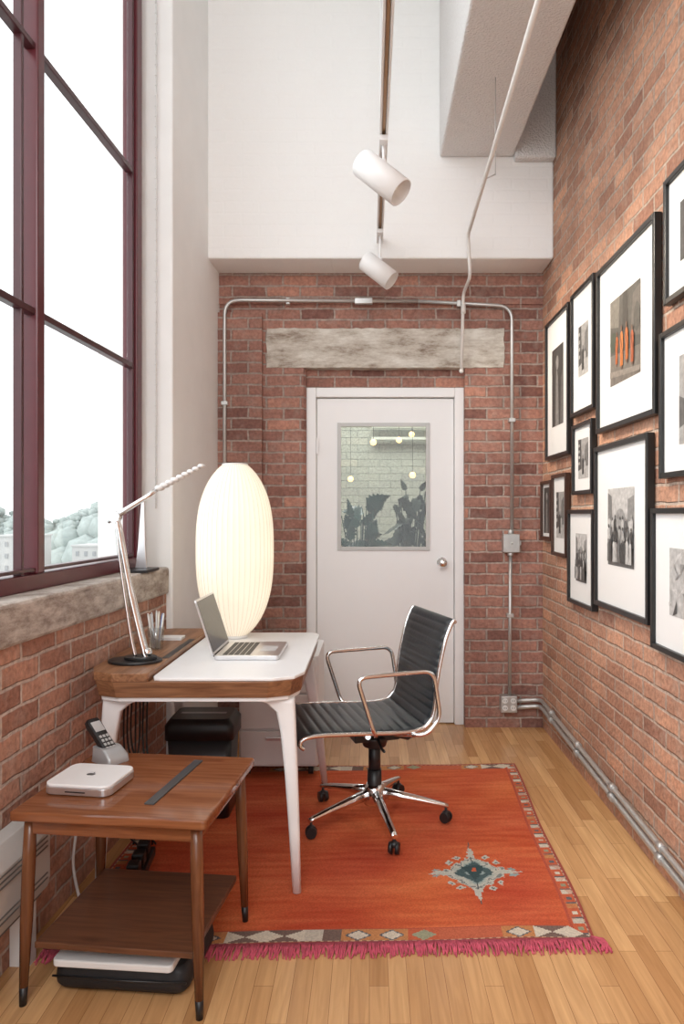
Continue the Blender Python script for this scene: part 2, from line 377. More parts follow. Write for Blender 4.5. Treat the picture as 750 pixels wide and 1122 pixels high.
def leafy(name,loc,label,leaves,m):
    p=thing(name,label,'plant',loc)
    b=B(); b.lathe([(.10,0),(.14,.25),(.15,.27),(.13,.27),(.12,.22)],n=20); mk('pot',b,mat('clay_pot',(.35,.2,.13),.7),p)
    b=B()
    for (x,z,L,W,ang,yy) in leaves:
        b.tube(curve([(0,0,.22),(x*.3,yy*.5,z*.6),(x,yy,z)],6),.004,6)
        ca,sa=math.cos(ang),math.sin(ang); n=15; top=[];bot=[];mid=[]
        for i in range(n):
            t=i/(n-1); wd=W*(math.sin(math.pi*t**.55))*(1+.25*math.cos(i*3.1))+.001
            cx=x+ca*L*t; cz=z+sa*L*t-.16*L*t*t
            mid.append((cx,yy-.03*t,cz)); top.append((cx-sa*wd,yy-.03,cz+ca*wd)); bot.append((cx+sa*wd,yy+.03,cz-ca*wd))
        b.loft([top,mid,bot],False,False,True)
    mk('foliage',b,m,p)
rnd=random.Random(3)
L1=[(rnd.uniform(-.14,.13),rnd.uniform(1.04,1.36),rnd.uniform(.10,.19),rnd.uniform(.02,.045),rnd.uniform(-1.2,3.6),rnd.uniform(-.1,.1)) for _ in range(20)]
L1.append((.04,1.38,.20,.05,.55,.0))
L2=[(rnd.uniform(-.14,.13),rnd.uniform(1.10,1.50),rnd.uniform(.10,.22),rnd.uniform(.014,.032),rnd.uniform(-2.8,-.3),rnd.uniform(-.1,.1)) for _ in range(36)]
L2+=[(-.05,1.5,.12,.022,1.9,.0),(.06,1.5,.12,.022,1.0,.0)]
leafy('potted_plant',(-.06,4.9,0),'leafy plant with broad dark pointed leaves',L1,leafm)
leafy('potted_plant',(.33,5.35,0),'leafy plant with drooping grey green leaves',L2,leafm2)

# ------------------------------------------------------------ conduits
p=thing('conduit','grey steel conduit looping over the door','conduit',(0,0,0))
b=B(); b.tube(bend([(-.885,4.238,.3),(-.885,4.238,2.63),(.30,4.262,2.63)],.09),.011,10)
b.tube(bend([(.30,4.262,2.63),(.877,4.262,2.60),(.877,4.262,1.226)],.09),.011,10); b.tube([(.868,4.262,1.064),(.862,4.262,.21)],.011,10)
mks('pipe',b,steel,p)
b=B(); b.box(-.09,.02,4.240,4.272,2.61,2.645)
for (x,z,h) in ((-.885,2.0,0),(-.885,1.2,0),(.877,1.9,0),(.866,.7,0),(.55,2.615,1),(-.5,2.63,1)):
    if h: b.box(x-.012,x+.012,4.248,4.287,z-.02,z+.02)
    elif x<0: b.box(x-.02,x+.02,4.226,4.2545,z-.012,z+.012)
    else: b.box(x-.02,x+.02,4.248,4.299,z-.012,z+.012)
mks('strap',b,steel,p,.003)
b=B(); b.box(.82,.92,4.235,4.299,1.087,1.20); b.cyl((.87,4.26,1.2),(.87,4.26,1.225),.018); b.cyl((.868,4.26,1.087),(.868,4.26,1.065),.018)
b.ball((.87,4.232,1.145),.008,8); b.box(.917,.93,4.24,4.26,1.13,1.16)
mk('junction_box',b,steel,bevel=.004,label='small grey metal junction box on the brick',category='electrical box')
p=thing('power_outlet','grey box with two white double sockets','outlet',(.855,4.299,.107))
b=B(); b.box(-.05,.05,-.06,0,0,.102); mk('outlet_box',b,steel,p,.004)
b=B()
for x in(-.025,.025):
    for z in (.03,.074): b.cyl((x,-.06,z),(x,-.066,z),.016,n=16)
mks('socket',b,cream,p)
b=B()
for x in(-.025,.025):
    for z in (.03,.074):
        for dx in(-.006,.006): b.box(x+dx-.0015,x+dx+.0015,-.0672,-.066,z-.004,z+.006)
mks('socket_slot',b,black,p)
for k,(dz,rr) in enumerate(((0,.012),(-.04,.014))):
    p=thing('conduit','steel conduit running low along the brick wall','conduit')
    b=B(); b.tube(bend([(.907,4.26,.175+dz),(1.052,4.26,.185+dz),(1.052,2.3,.115+dz),(1.052,-.5,.04+dz+.03)],.06),rr,10); mk('pipe',b,steel,p)
    b=B()
    for y in (4.0,3.5,3.0,2.5):
        z=.115+dz+(y-2.3)/(1.96)*.07
        b.cyl((1.052,y-.02,z),(1.052,y+.02,z),rr+.005,n=12)
    mks('coupling',b,steel,p)
b=B(); b.tube(bend([(.50,1.0,2.92),(.565,3.97,2.92),(.585,4.02,2.70),(.575,4.24,2.67),(.565,4.255,2.2)],.045,8),.0100,10)
b.ball((.565,4.255,2.2),.015,10); b.cyl((.575,4.24,2.60),(.575,4.24,2.55),.015,n=12)
mk('ceiling_pipe',b,mat('pipe_paint',(.72,.69,.66),.5),label='thin white painted pipe bending down over the door',category='pipe')
b=B(); b.tube([(.60,3.3,3.40),(.60,3.3,2.935)],.002,6); b.cyl((.558,3.3,2.92),(.60,3.3,2.94),.003,n=6)
mk('pipe_hanger',b,steel,label='thin wire hanger supporting the pipe',category='hanger')

# ------------------------------------------------------------ track lights
p=thing('light_track','white ceiling light track running along the room','light track',(.06,0,2.90))
b=B(); b.box(-.018,-.009,.8,4.04,0,.03); b.box(.009,.018,.8,4.04,0,.03); b.box(-.009,.009,.8,4.04,.02,.032)
mk('track_channel',b,white,p,.001)
b=B(); b.box(-.006,.006,.82,4.02,.012,.018); mk('track_strip',b,mat('brown_strip',(.45,.28,.16),.4,.4),p)  # tan brown strip along the inside of the track channel
b=B()
for y in (1.2,2.6,3.7): b.cyl((0,y,.033),(0,y,1.9),.005,n=8)
mks('suspension_rod',b,white,p)
def spot(x,y,dirv,L,r,drop,lab):
    q=thing('track_spotlight',lab,'spotlight',(x,y,2.90),group='white spotlights on the ceiling track')
    b=B(); b.box(-.016,.016,-.05,.05,-.022,-.001); b.cyl((0,0,-.022),(0,0,-drop+.0),.007,n=12); b.ball((0,0,-drop+.01),.014,10)
    mk('stem',b,white,q)
    D=Vector(dirv).normalized(); c=Vector((-.01,0,-drop-r*.9)); a=c-D*L/2; e=c+D*L/2
    b=B()
    u=D.orthogonal().normalized(); w=D.cross(u); n=28
    def ring(t,rr):
        cc=a+(e-a)*t; return [cc+rr*(math.cos(2*math.pi*i/n)*u+math.sin(2*math.pi*i/n)*w) for i in range(n)]
    b.loft([ring(0,r*.90),ring(.02,r*.97),ring(.05,r),ring(1,r),ring(1,r*.9),ring(.3,r*.86),ring(.29,r*.1)],True)
    mk('lamp_housing',b,white,q)
    b=B(); b.loft([ring(.45,r*.3),ring(.62,r*.6),ring(.66,r*.62),ring(.67,.001)],True); mk('bulb',b,mat('warm_bulb',(1,.8,.5),.4,emit=2),q)
    l=bpy.data.lights.new('spot_light','SPOT'); l.energy=46; l.color=(1,.85,.67); l.spot_size=math.radians(105); l.spot_blend=1; l.shadow_soft_size=.05
    lo=bpy.data.objects.new('spot_beam',l); S.collection.objects.link(lo); lo.parent=q; lo.location=e+D*.01; lo.rotation_euler=D.to_track_quat('-Z','Y').to_euler()
spot(.06,2.93,(.72,-.24,-.68),.235,.060,.10,'white cylinder spotlight tilted towards the pictures')
spot(.06,3.88,(.74,-.20,-.64),.20,.056,.165,'white cylinder spotlight close to the painted beam')

# ------------------------------------------------------------ framed pictures
def pic(y0,y1,z0,z1,frm,mw,style,lab,fw=.02):
    yc=(y0+y1)/2; W=y1-y0; Hh=z1-z0
    q=thing('picture_frame',lab,'picture',(XR-.001,yc,z0),rz=math.pi/2,group='framed photographs on the brick wall')
    b=B(); h=W/2
    b.box(-h,-h+fw,.003,.032,0,Hh); b.box(h-fw,h,.003,.032,0,Hh); b.box(-h+fw,h-fw,.003,.032,0,fw); b.box(-h+fw,h-fw,.003,.032,Hh-fw,Hh)
    mk('frame',b,frm,q,.002)
    b=B(); b.box(-h+fw,h-fw,.004,.018,fw,Hh-fw); mk('mat',b,matw,q)
    px0,px1,pz0,pz1=-h+fw+mw[0],h-fw-mw[0],fw+mw[1],Hh-fw-mw[1]
    pw=px1-px0; ph=pz1-pz0
    b=B(); ms=[]
    def sh(c):
        k=tuple(c)
        for i,(kk,_) in enumerate(ms):
            if kk==k: return i
        ms.append((k,mat('print_tone',c,.5,var=.5,scale=45))); return len(ms)-1
    lay=[.019]
    def poly(pts,c):
        b.cur=sh(c); lay[0]+=.0002
        pts=[(min(1,max(0,a)),min(1,max(0,z))) for a,z in pts]
        ids=[b.V((px1-pw*a,lay[0],pz0+ph*z)) for a,z in pts]; b.Fc(ids)
    def ell(cx,cz,rx,rz,c,n=14): poly([(cx+rx*math.cos(2*math.pi*i/n),cz+rz*math.sin(2*math.pi*i/n)) for i in range(n)],c)
    def person(cx,cz,hh,c,hc=(.12,.09,.07),k=.15):
        wq=hh*ph/pw*k
        poly([(cx-wq,cz),(cx-.1*wq,cz),(cx,cz+hh*.12),(cx+.2*wq,cz),(cx+wq,cz),(cx+wq*.8,cz+hh*.5),(cx+wq*.95,cz+hh*.72),(cx+wq*.4,cz+hh*.83),(cx-wq*.4,cz+hh*.83),(cx-wq*.95,cz+hh*.72),(cx-wq*.8,cz+hh*.5)],c); ell(cx,cz+hh*.9,wq*.42,hh*.075,hc)
    def monk(cx,cz,hh,c,lean=0):
        wq=hh*ph/pw*.105
        poly([(cx-.45*wq,cz),(cx+.45*wq,cz),(cx+.45*wq,cz+hh*.08),(cx-.45*wq,cz+hh*.08)],(.14,.08,.05))
        poly([(cx-wq*.8,cz+hh*.07),(cx+wq*.7,cz+hh*.07),(cx+wq*.85,cz+hh*.45),(cx+wq*.9+lean,cz+hh*.72),(cx+wq*.35+lean,cz+hh*.82),(cx-wq*.35+lean,cz+hh*.82),(cx-wq*.95+lean,cz+hh*.7),(cx-wq*.75,cz+hh*.45)],c)
        d2=tuple(v*.5 for v in c)
        poly([(cx-wq*.9+lean,cz+hh*.7),(cx-wq*.5+lean,cz+hh*.76),(cx+wq*.75,cz+hh*.38),(cx+wq*.6,cz+hh*.30)],d2)
        poly([(cx-.05*wq,cz+hh*.07),(cx+.1*wq,cz+hh*.07),(cx+.15*wq,cz+hh*.36),(cx+.02*wq,cz+hh*.36)],d2)
        ell(cx+lean,cz+hh*.89,wq*.36,hh*.07,(.16,.085,.05))
    poly([(0,0),(1,0),(1,1),(0,1)],(.35,.34,.33))
    g=lambda x:(x,x*.98,x*.95)
    if style=='monks':
        poly([(0,.0),(1,0),(1,.30),(0,.36)],(.16,.14,.12)); poly([(0,.36),(1,.30),(1,1),(0,1)],(.075,.07,.06))
        poly([(0,.7),(.30,.64),(.34,1),(0,1)],(.17,.155,.13)); poly([(.70,.45),(1,.4),(1,.95),(.78,.9)],(.12,.105,.09))
        poly([(.42,.55),(.62,.52),(.60,1),(.46,1)],(.04,.035,.03)); ell(.12,.5,.12,.12,(.05,.06,.04)); ell(.90,.62,.1,.16,(.07,.065,.055))
        poly([(0,.10),(1,.02),(1,.08),(0,.17)],(.24,.21,.18))
        monk(.24,.20,.42,(.42,.10,.02),.01); monk(.42,.14,.52,(.52,.16,.035),.0); monk(.60,.18,.48,(.45,.12,.025),-.01); monk(.78,.12,.46,(.38,.09,.03),.0)
    elif style=='crowd':
        poly([(0,.55),(1,.6),(1,1),(0,1)],g(.5)); poly([(0,0),(1,0),(1,.25),(0,.2)],g(.15))
        poly([(.0,.5),(.0,.95),(.16,.9),(.2,.5)],g(.2)); poly([(.75,.5),(.78,.85),(1,.9),(1,.5)],g(.25)); ell(.5,.62,.18,.12,g(.3))
        for row in (2,1,0):
            for i in range(9): person(.06+.11*i+.04*random.random(),.05+.14*row,.30+.06*random.random(),g(random.choice([.06,.15,.35,.5])),g(random.choice([.08,.3])))
    elif style=='street':
        poly([(0,.0),(1,0),(1,.3),(0,.2)],g(.45)); poly([(0,.2),(.35,.25),(.3,1),(0,1)],g(.08)); poly([(.6,.3),(1,.3),(1,.9),(.7,.8)],g(.16))
        for k in range(4): poly([(.05,.35+k*.15),(.2,.36+k*.15),(.2,.43+k*.15),(.05,.42+k*.15)],g(.4))
        person(.5,.1,.5,g(.05),g(.2)); person(.72,.15,.35,g(.5),g(.1))
    elif style=='hills':
        poly([(0,0),(1,0),(1,.5),(.7,.62),(.4,.42),(0,.55)],g(.12)); poly([(0,0),(1,0),(1,.25),(.5,.3),(0,.18)],g(.35)); ell(.6,.8,.25,.08,g(.55)); ell(.3,.3,.1,.12,g(.05))
    elif style=='dark':
        poly([(0,0),(1,0),(1,1),(0,1)],g(.06)); poly([(.3,0),(.62,0),(.55,.6),(.42,.75),(.36,.6)],g(.22)); ell(.48,.8,.12,.09,g(.3)); poly([(.75,0),(1,0),(1,.7),(.85,.6)],g(.14))
    elif style=='sketch':
        poly([(0,0),(1,0),(1,1),(0,1)],g(.45))
        for i in range(14):
            cx,cz=random.random(),random.random(); poly([(cx+random.uniform(-.2,.2),cz+random.uniform(-.2,.2)) for _ in range(3)],g(random.choice([.08,.25,.55])))
    mk('photo_print',b,[m for _,m in ms],q)
pic(3.65,4.12,1.64,2.44,framek,(.10,.16),'dark','large black framed black and white portrait print')
pic(3.235,3.605,1.82,2.45,framek,(.09,.17),'street','black framed monochrome street photograph')
pic(2.535,3.195,1.69,2.43,framek,(.14,.165),'monks','large black framed colour photo of orange robed figures',.022)
pic(1.95,2.462,2.06,2.50,framek,(.09,.1),'dark','black framed monochrome photo hung highest')
pic(1.95,2.50,1.45,1.97,framek,(.12,.09),'hills','black framed monochrome landscape photo')
pic(3.26,3.58,1.42,1.775,framek,(.06,.06),'street','small black framed monochrome photo')
pic(4.0,4.23,1.17,1.52,framebr,(.02,.02),'dark','small dark brown framed photo with narrow mat')
pic(3.69,3.98,1.09,1.545,framebr,(.05,.08),'street','narrow brown framed monochrome photo')
pic(3.245,3.66,.865,1.345,framek,(.10,.1),'crowd','black framed monochrome group photo hung low')
pic(2.60,3.225,.905,1.63,framek,(.14,.175),'crowd','large black framed monochrome crowd photograph',.022)
pic(2.02,2.575,.83,1.345,framek,(.12,.12),'sketch','black framed pale monochrome print')

# ------------------------------------------------------------ rug
def ruggen():
    NX,NY=380,340
    NR=Vector((.70,2.15));FR=Vector((.765,3.66));NL=Vector((-.985,2.10));FL=Vector((-.93,3.60))
    W=1.70;Ln=1.52
    vs=[];fs=[];cols=[]
    for j in range(NY+1):
        for i in range(NX+1):
            a=i/NX;c=j/NY
            p=(NL*(1-a)+NR*a)*(1-c)+(FL*(1-a)+FR*a)*c
            wv=.006*math.sin(c*9)*(a**6)
            vs.append((p.x+wv,p.y+.004*math.sin(a*17)*(1-c)**6,.007+.0012*math.sin(a*23+c*5)*math.cos(c*19)))
    red=(.55,.115,.048)
    pal=[(.60,.53,.43),(.12,.12,.13),(.50,.22,.09),(.30,.30,.20),(.52,.46,.38),(.48,.12,.08),(.18,.12,.10)]
    tri=lambda v:abs((v%1)-.5)*2
    def col(x,y):
        dn=min(x,W-x); de=min(y,Ln-y)
        e=min(dn,de)
        isn=de<=dn
        along=x if isn else y
        wdt=.072 if isn else .055
        n=.88+.24*random.random()
        if e<.008: c=(.34,.08,.06)
        elif e<wdt:
            t=(e-.008)/(wdt-.008)
            nz=noise.noise(Vector((x*30,y*30,3)))
            if isn:
                k=int(along/.11+.2*math.sin(along*5)); l=(along/.11+.2*math.sin(along*5))-k; h=(k*7919+k//3)%6
                if h in(0,3):
                    dd=abs(l-.5)*1.1+abs(t-.5)
                    c=pal[0] if dd<.36 else (pal[1] if dd<.45 else pal[2])
                elif h==1: c=pal[4] if l<.5 else pal[6]
                elif h==2: c=pal[6] if abs(l-.5)<abs(t-.5) else pal[0]
                elif h==4: c=(.50,.13,.07)
                else: c=(.50,.12,.06) if abs(l-.5)+abs(t-.5)>.42 else pal[3]
            else:
                k=int(along/.085); l=along/.085-k
                c=(.52,.12,.06)
                if .12<t<.88:
                    if l<.30: c=pal[[0,4,2,0][k%4]]
                    elif l<.42: c=pal[1]
                    elif .6<l<.8 and abs(t-.5)<.22: c=pal[[3,0,1][k%3]]
                if nz>.2: c=tuple(.6*v+.4*u for v,u in zip(c,(.50,.13,.07)))
            if t<.08: c=(.24,.12,.10) if int(along/.012)%2 else (.52,.34,.24)
        elif e<wdt+.006: c=(.42,.09,.055)
        else:
            f1=noise.noise(Vector((x*1.6,y*7,0)))*.5+noise.noise(Vector((x*6,y*45,5)))*.5
            f2=noise.noise(Vector((x*3,y*3,9)))
            f=1+.30*f1+.12*f2
            c=(red[0]*f,red[1]*f*(1+.45*f1+.2*f2),red[2]*f*(1+.5*f1))
            mx,my=(x-1.365)*1.12,(y-.41)*1.0; q=.0055
            mx+=.010*noise.noise(Vector((x*28,y*28,4))); my+=.010*noise.noise(Vector((x*28,y*28,14)))
            px=round(mx/q)*q; py=round(my/q)*q
            ax,ay=abs(px),abs(py)
            wob=.16*noise.noise(Vector((mx*45,my*45,2)))
            s=ax/.140+ay/.125+.09*(tri(px/.05)+tri(py/.05)-1)+wob
            m=None
            pale=(.48,.47,.41); teal=(.27,.34,.33); dk=(.10,.11,.11); mid_=(.38,.41,.37)
            if s<1.0: m=pale
            if .86<s<.93: m=(.20,.21,.20)
            if s<.72: m=mid_ if tri((ax+ay)/.05)>.5 else teal
            if ax<.20-abs(py)*4 and ay<.016: m=pale
            if .14<ax<.18 and abs(ay-.020)<.009-abs(ax-.16)*.4: m=teal
            if -.205<py<.235 and ax<.004: m=dk
            if .11<ay<.19 and ax<.018*(1-(ay-.11)/.08)+.003: m=pale
            for (hx_,hy_) in ((.100,.072),(.062,.108)):
                dd=abs(ax-hx_)+abs(ay-hy_)
                if dd<.018: m=pale
                if dd<.007: m=dk
            dd=ax/.085+ay/.075
            if dd<1: m=(.07,.11,.115)
            if dd<.55: m=teal
            if -.06<py<.045 and ax<(py+.06)*.5: m=(.045,.075,.08)
            if ax<.010 and abs(py-.018)<.010: m=(.5,.12,.06)
            if m: c=m
        return (c[0]*n,c[1]*n,c[2]*n,1)
    for j in range(NY):
        for i in range(NX):
            k=j*(NX+1)+i; fs.append((k,k+1,k+NX+2,k+NX+1)); cols.append(col((i+.5)/NX*W,(j+.5)/NY*Ln))
    me=bpy.data.meshes.new('rug_field'); me.from_pydata(vs,[],fs)
    at=me.color_attributes.new('weave','FLOAT_COLOR','CORNER')
    flat=[]
    for c in cols: flat+=list(c)*4
    at.data.foreach_set('color',flat)
    m,t,bb=nt('woven_wool'); a=N(t,'ShaderNodeAttribute',attribute_name='weave')
    tc=N(t,'ShaderNodeTexCoord'); mp=N(t,'ShaderNodeMapping'); mp.inputs['Scale'].default_value=(60,400,1)
    no=N(t,'ShaderNodeTexNoise'); no.inputs['Scale'].default_value=1.5
    t.links.new(tc.outputs['Object'],mp.inputs[0]); t.links.new(mp.outputs[0],no.inputs['Vector'])
    bp=N(t,'ShaderNodeBump'); bp.inputs['Strength'].default_value=.5; bp.inputs['Distance'].default_value=.004
    t.links.new(no.outputs['Fac'],bp.inputs['Height']); t.links.new(bp.outputs[0],bb.inputs['Normal'])
    t.links.new(a.outputs['Color'],bb.inputs['Base Color']); bb.inputs['Roughness'].default_value=.95; bb.inputs['Specular IOR Level'].default_value=.1
    me.materials.append(m)
    r=thing('rug','red orange woven wool rug with patterned border and fringe','rug',(0,0,0))
    o=bpy.data.objects.new('rug_field',me); S.collection.objects.link(o); o.parent=r
    sd=o.modifiers.new('thick','SOLIDIFY'); sd.thickness=.006; sd.offset=-1
    b=B()
    n=560
    for i in range(n):
        a=i/n; p=NL*(1-a)+NR*a; L=random.uniform(.035,.07); dx=random.uniform(-.014,.014)
        b.tube([(p.x,p.y+.004,.007),(p.x+dx*.4,p.y-L*.5,.008+random.random()*.003),(p.x+dx,p.y-L,.003)],[.0028,.003,.002],5)
    for i in range(30):
        b.tube([(NR.x-.01,NR.y+.01,.008),(NR.x+.01+.02*random.random(),NR.y-.04*i/30,.008),(NR.x+.035*random.random(),NR.y-.05*i/30-.015,.003)],.003,5)
    mk('fringe',b,mat('pink_fringe',(.52,.085,.13),.95,var=.5,scale=60),r,kind='stuff',label='bright pink wool fringe')
ruggen()

# ------------------------------------------------------------ desk
dk=thing('desk','walnut and white writing desk with slender white tapered legs','desk',(0,0,.010))
zt=.75
b=B(); b.prism(rrect(-.752,-.232,2.385,3.30,[.10,.06,.005,.03],2),zt-.012,zt); mk('desktop',b,white,dk,.003)
pol=rrect(-.980,-.236,2.375,3.305,[.11,.07,.05,.10],2)
def scl(poly,k):
    cx=sum(p[0] for p in poly)/len(poly); cy=sum(p[1] for p in poly)/len(poly)
    return [(cx+(x-cx)*k,cy+(y-cy)*k) for x,y in poly]
b=B(); b.loft([[(x,y,zt-.070) for x,y in scl(pol,.972)],[(x,y,zt-.0125) for x,y in pol]],True,True,False)
mk('walnut_body',b,walnut,dk,.002)
b=B(); b.prism(rrect(-.984,-.758,2.372,3.31,[.012,.012,.05,.10],2),zt-.012,zt+.018); mk('storage_lid',b,walnutY,dk,.003)
b=B(); b.box(-.785,-.76,2.62,3.02,zt+.0181,zt+.0195); mk('cable_slot',b,black,dk)
b=B(); fr=scl(pol,.955)
b.prism(fr,zt-.086,zt-.0705); mk('under_frame',b,white,dk,.003)
def leg(xt,yt,xb,yb,sx,sy):
    b=B(); rings=[]
    for z,wx,wy,t in ((zt-.086,.15,.045,-.10),(zt-.104,.10,.042,-.04),(zt-.132,.068,.04,.02),(zt-.21,.055,.038,.12),(.40,.046,.034,.42),(.2,.038,.030,.74),(0,.030,.026,1.0)):
        x=xt+(xb-xt)*t; y=yt+(yb-yt)*t
        off=-sx*(wx-.055)*.5 if wx>.055 else 0
        cx=x+off
        rings.append([(cx+px,y+py,z) for px,py in rrect(-wx/2,wx/2,-wy/2,wy/2,.012,3)])
    b.loft(rings); mk('leg',b,white,dk)
leg(-.290,2.455,-.252,2.41,1,-1); leg(-.290,3.24,-.220,3.40,1,1); leg(-.915,2.455,-.94,2.41,-1,-1); leg(-.905,3.24,-.90,3.38,-1,1)

lp=thing('laptop','open silver laptop on the white desktop','laptop',(-.475,2.82,zt+.0102),rz=0)
b=B(); b.prism(rrect(-.125,.125,-.15,.15,.012),.002,.017); b.prism(rrect(-.12,.12,-.145,.145,.012),0,.002); mk('laptop_base',b,alu,lp,.002)
b=B()
for i in range(5):
    for j in range(13):
        x=-.095+i*.022; y=-.13+j*.02; b.box(x,x+.018,y,y+.0165,.0171,.0182)
mk('keyboard',b,black,lp)
b=B(); b.box(.035,.10,-.05,.05,.0171,.0174); mk('trackpad',b,mat('trackpad_grey',(.6,.6,.6),.3),lp)
MX=Matrix.Translation((-.125,0,.017))@Matrix.Rotation(-math.radians(18),4,'Y')
b=B(); b.X=MX; b.loft([[(-.007,y,z) for y,z in rrect(-.15,.15,0,.225,.012)],[(0,y,z) for y,z in rrect(-.15,.15,0,.225,.012)]],sm=False); mk('laptop_screen',b,alu,lp,.001)
b=B(); b.X=MX; b.box(.0002,.001,-.142,.142,.012,.217); mk('display_glass',b,mat('display_dark',(.02,.025,.03),.15),lp)
b=B(); b.cyl((-.126,-.13,.014),(-.126,.13,.014),.006,n=10); mk('hinge',b,black,lp)

# ribbed lamp
bl=thing('table_lamp','tall cigar shaped ribbed cream lamp glowing softly','lamp',(-.615,3.175,zt+.0102))
m,t,bs=nt('lamp_skin'); t.nodes.remove(bs); o=t.nodes['Material Output']
tc=N(t,'ShaderNodeTexCoord'); nz=N(t,'ShaderNodeTexNoise'); nz.inputs['Scale'].default_value=6; t.links.new(tc.outputs['Object'],nz.inputs['Vector'])
rp=N(t,'ShaderNodeValToRGB'); rp.color_ramp.elements[0].color=(.87,.82,.73,1); rp.color_ramp.elements[1].color=(.92,.88,.80,1); t.links.new(nz.outputs['Fac'],rp.inputs[0])
tr=N(t,'ShaderNodeBsdfTranslucent'); df=N(t,'ShaderNodeBsdfDiffuse'); em=N(t,'ShaderNodeEmission'); em.inputs[1].default_value=.14
for q in (tr,df,em): t.links.new(rp.outputs[0],q.inputs[0])
mx=N(t,'ShaderNodeMixShader'); mx.inputs[0].default_value=.4; t.links.new(df.outputs[0],mx.inputs[1]); t.links.new(tr.outputs[0],mx.inputs[2])
ads=N(t,'ShaderNodeAddShader'); t.links.new(mx.outputs[0],ads.inputs[0]); t.links.new(em.outputs[0],ads.inputs[1]); t.links.new(ads.outputs[0],o.inputs[0])
Hl=.775; prof=[]
for i in range(41):
    tt=i/40; ph=-1+2*tt
    r=.175*(max(0,1-abs(ph*.935)**2.7))**.62
    prof.append((max(.05,r),.012+Hl*tt))
n=44*5; rings=[]
for r,z in prof:
    rings.append([((r*(1-.014*abs(math.sin(22*2*math.pi*i/n))))*math.cos(2*math.pi*i/n),(r*(1-.014*abs(math.sin(22*2*math.pi*i/n))))*math.sin(2*math.pi*i/n),z) for i in range(n)])
b=B(); b.loft(rings,False); mk('lamp_shade',b,m,bl)
ribm=mat('rib_wire',(.72,.65,.55),.6,var=.02)
b=B()
for k in range(44):
    a=2*math.pi*k/44; b.tube([((r+.0005)*math.cos(a),(r+.0005)*math.sin(a),z) for r,z in prof],.0008,4)
mk('shade_rib',b,ribm,bl)
b=B(); b.lathe([(.056,0),(.060,.002),(.060,.012),(.054,.014)],n=32); mk('lamp_base',b,cream,bl)
b=B(); b.lathe([(.056,Hl+.010),(.060,Hl+.015),(.054,Hl+.018)],n=32); mk('lamp_cap',b,cream,bl)
b=B(); b.cyl((0,0,.012),(0,0,.3),.008,n=10); b.ball((0,0,.36),.03,12,(1,1,1.3)); mk('bulb',b,mat('soft_bulb',(1,.88,.7),.5,emit=1),bl)
for zz,en in ((.20,.34),(.40,.42),(.60,.34)):
    l=bpy.data.lights.new('lamp_light','POINT'); l.energy=en; l.color=(1,.90,.74); l.shadow_soft_size=.06
    lo=bpy.data.objects.new('lamp_light',l); S.collection.objects.link(lo); lo.parent=bl; lo.location=(0.05,0,zz)

# desk lamp
zl=zt+.018+.0102
tl=thing('desk_lamp','slender chrome desk lamp with jointed arm and leaf shaped head','lamp',(-.865,2.56,zl))
b=B(); b.prism([(.098*math.cos(a)*1.0,.075*math.sin(a)) for a in [2*math.pi*i/32 for i in range(32)]],0,.010); b.prism([(.06*math.cos(a)+.02,.04*math.sin(a)) for a in [2*math.pi*i/24 for i in range(24)]],.010,.022); mk('base',b,black,tl,.003)
b=B(); b.tube(curve([(.05,0,.02),(.035,0,.05),(-.02,0,.28),(-.06,0,.50),(-.075,0,.53)],8),[.019]*8+[.016]*8+[.013]*9+[.011]*8,12,flat=.6)
b.tube(curve([(.0,0,.02),(-.02,0,.12),(-.055,0,.36),(-.07,0,.50)],8),.007,8)
b.ball((.045,0,.035),.018,12); mk('lower_arm',b,chrome,tl)
b=B(); b.cyl((-.073,-.018,.535),(-.073,.018,.535),.020,n=16); mk('joint',b,chrome,tl)
b=B(); b.tube([(-.10,0,.515),(-.073,0,.535),(.03,0,.60),(.08,0,.635)],[.006,.012,.009,.008],10); mk('upper_arm',b,chrome,tl)
b=B()
A=Vector((.07,0,.63)); C=Vector((.245,0,.722))
b.tube([A,A+(C-A)*.5,C],[.006,.005,.004],8)
for k in range(9):
    t=k/8; pnt=A+(C-A)*(.12+.88*t)
    for sgn in(-1,1): b.ball(pnt+Vector((.0,sgn*.011,0)),.0145*(1-.25*t),10,(1.15,1,.7))
mk('lamp_head',b,cream,tl)

pc=thing('pen_cup','clear glass cup holding pens on the walnut ledge','cup',(-.862,2.80,zl))
b=B(); b.lathe([(.028,0),(.034,.09),(.032,.09),(.026,.004)],n=24); mk('cup',b,glass_mat('cup_glass',(.93,.95,.95),.18),pc)
pcs=[(.8,.8,.78),(.15,.25,.5),(.7,.7,.68),(.6,.55,.5),(.8,.8,.77),(.5,.52,.53),(.7,.68,.6)]
for k,c in enumerate(pcs):
    a=2*math.pi*k/7; r=.012
    p0=Vector((-.862+r*math.cos(a),2.80+r*math.sin(a),zl+.006)); dd=Vector((math.cos(a)*.14,math.sin(a)*.14,1)).normalized()
    L=.125+.02*random.random()
    b=B(); b.cyl((0,0,0),dd*L,.0038,n=8); b.cyl(dd*L,dd*(L+.008),.0038,.002,n=8)
    mk('pen',b,mat('pen_body',c,.3),label='slim pen standing in the glass cup',category='pen',group='pens in the glass cup',loc=tuple(p0))
b=B(); b.prism(rrect(-.05,.05,-.035,.035,.006),0,.012); mk('notepad',b,cream,label='small white pad lying on the walnut ledge',category='notepad',loc=(-.86,3.02,zl),bevel=.001)
st=thing('sill_stand','small silver upright stand with dark flat base on the sill','stand',(-1.025,3.16,1.065))
b=B(); b.prism(rrect(-.055,.055,-.13,.05,.01),0,.012); mk('base',b,black,st,.002)
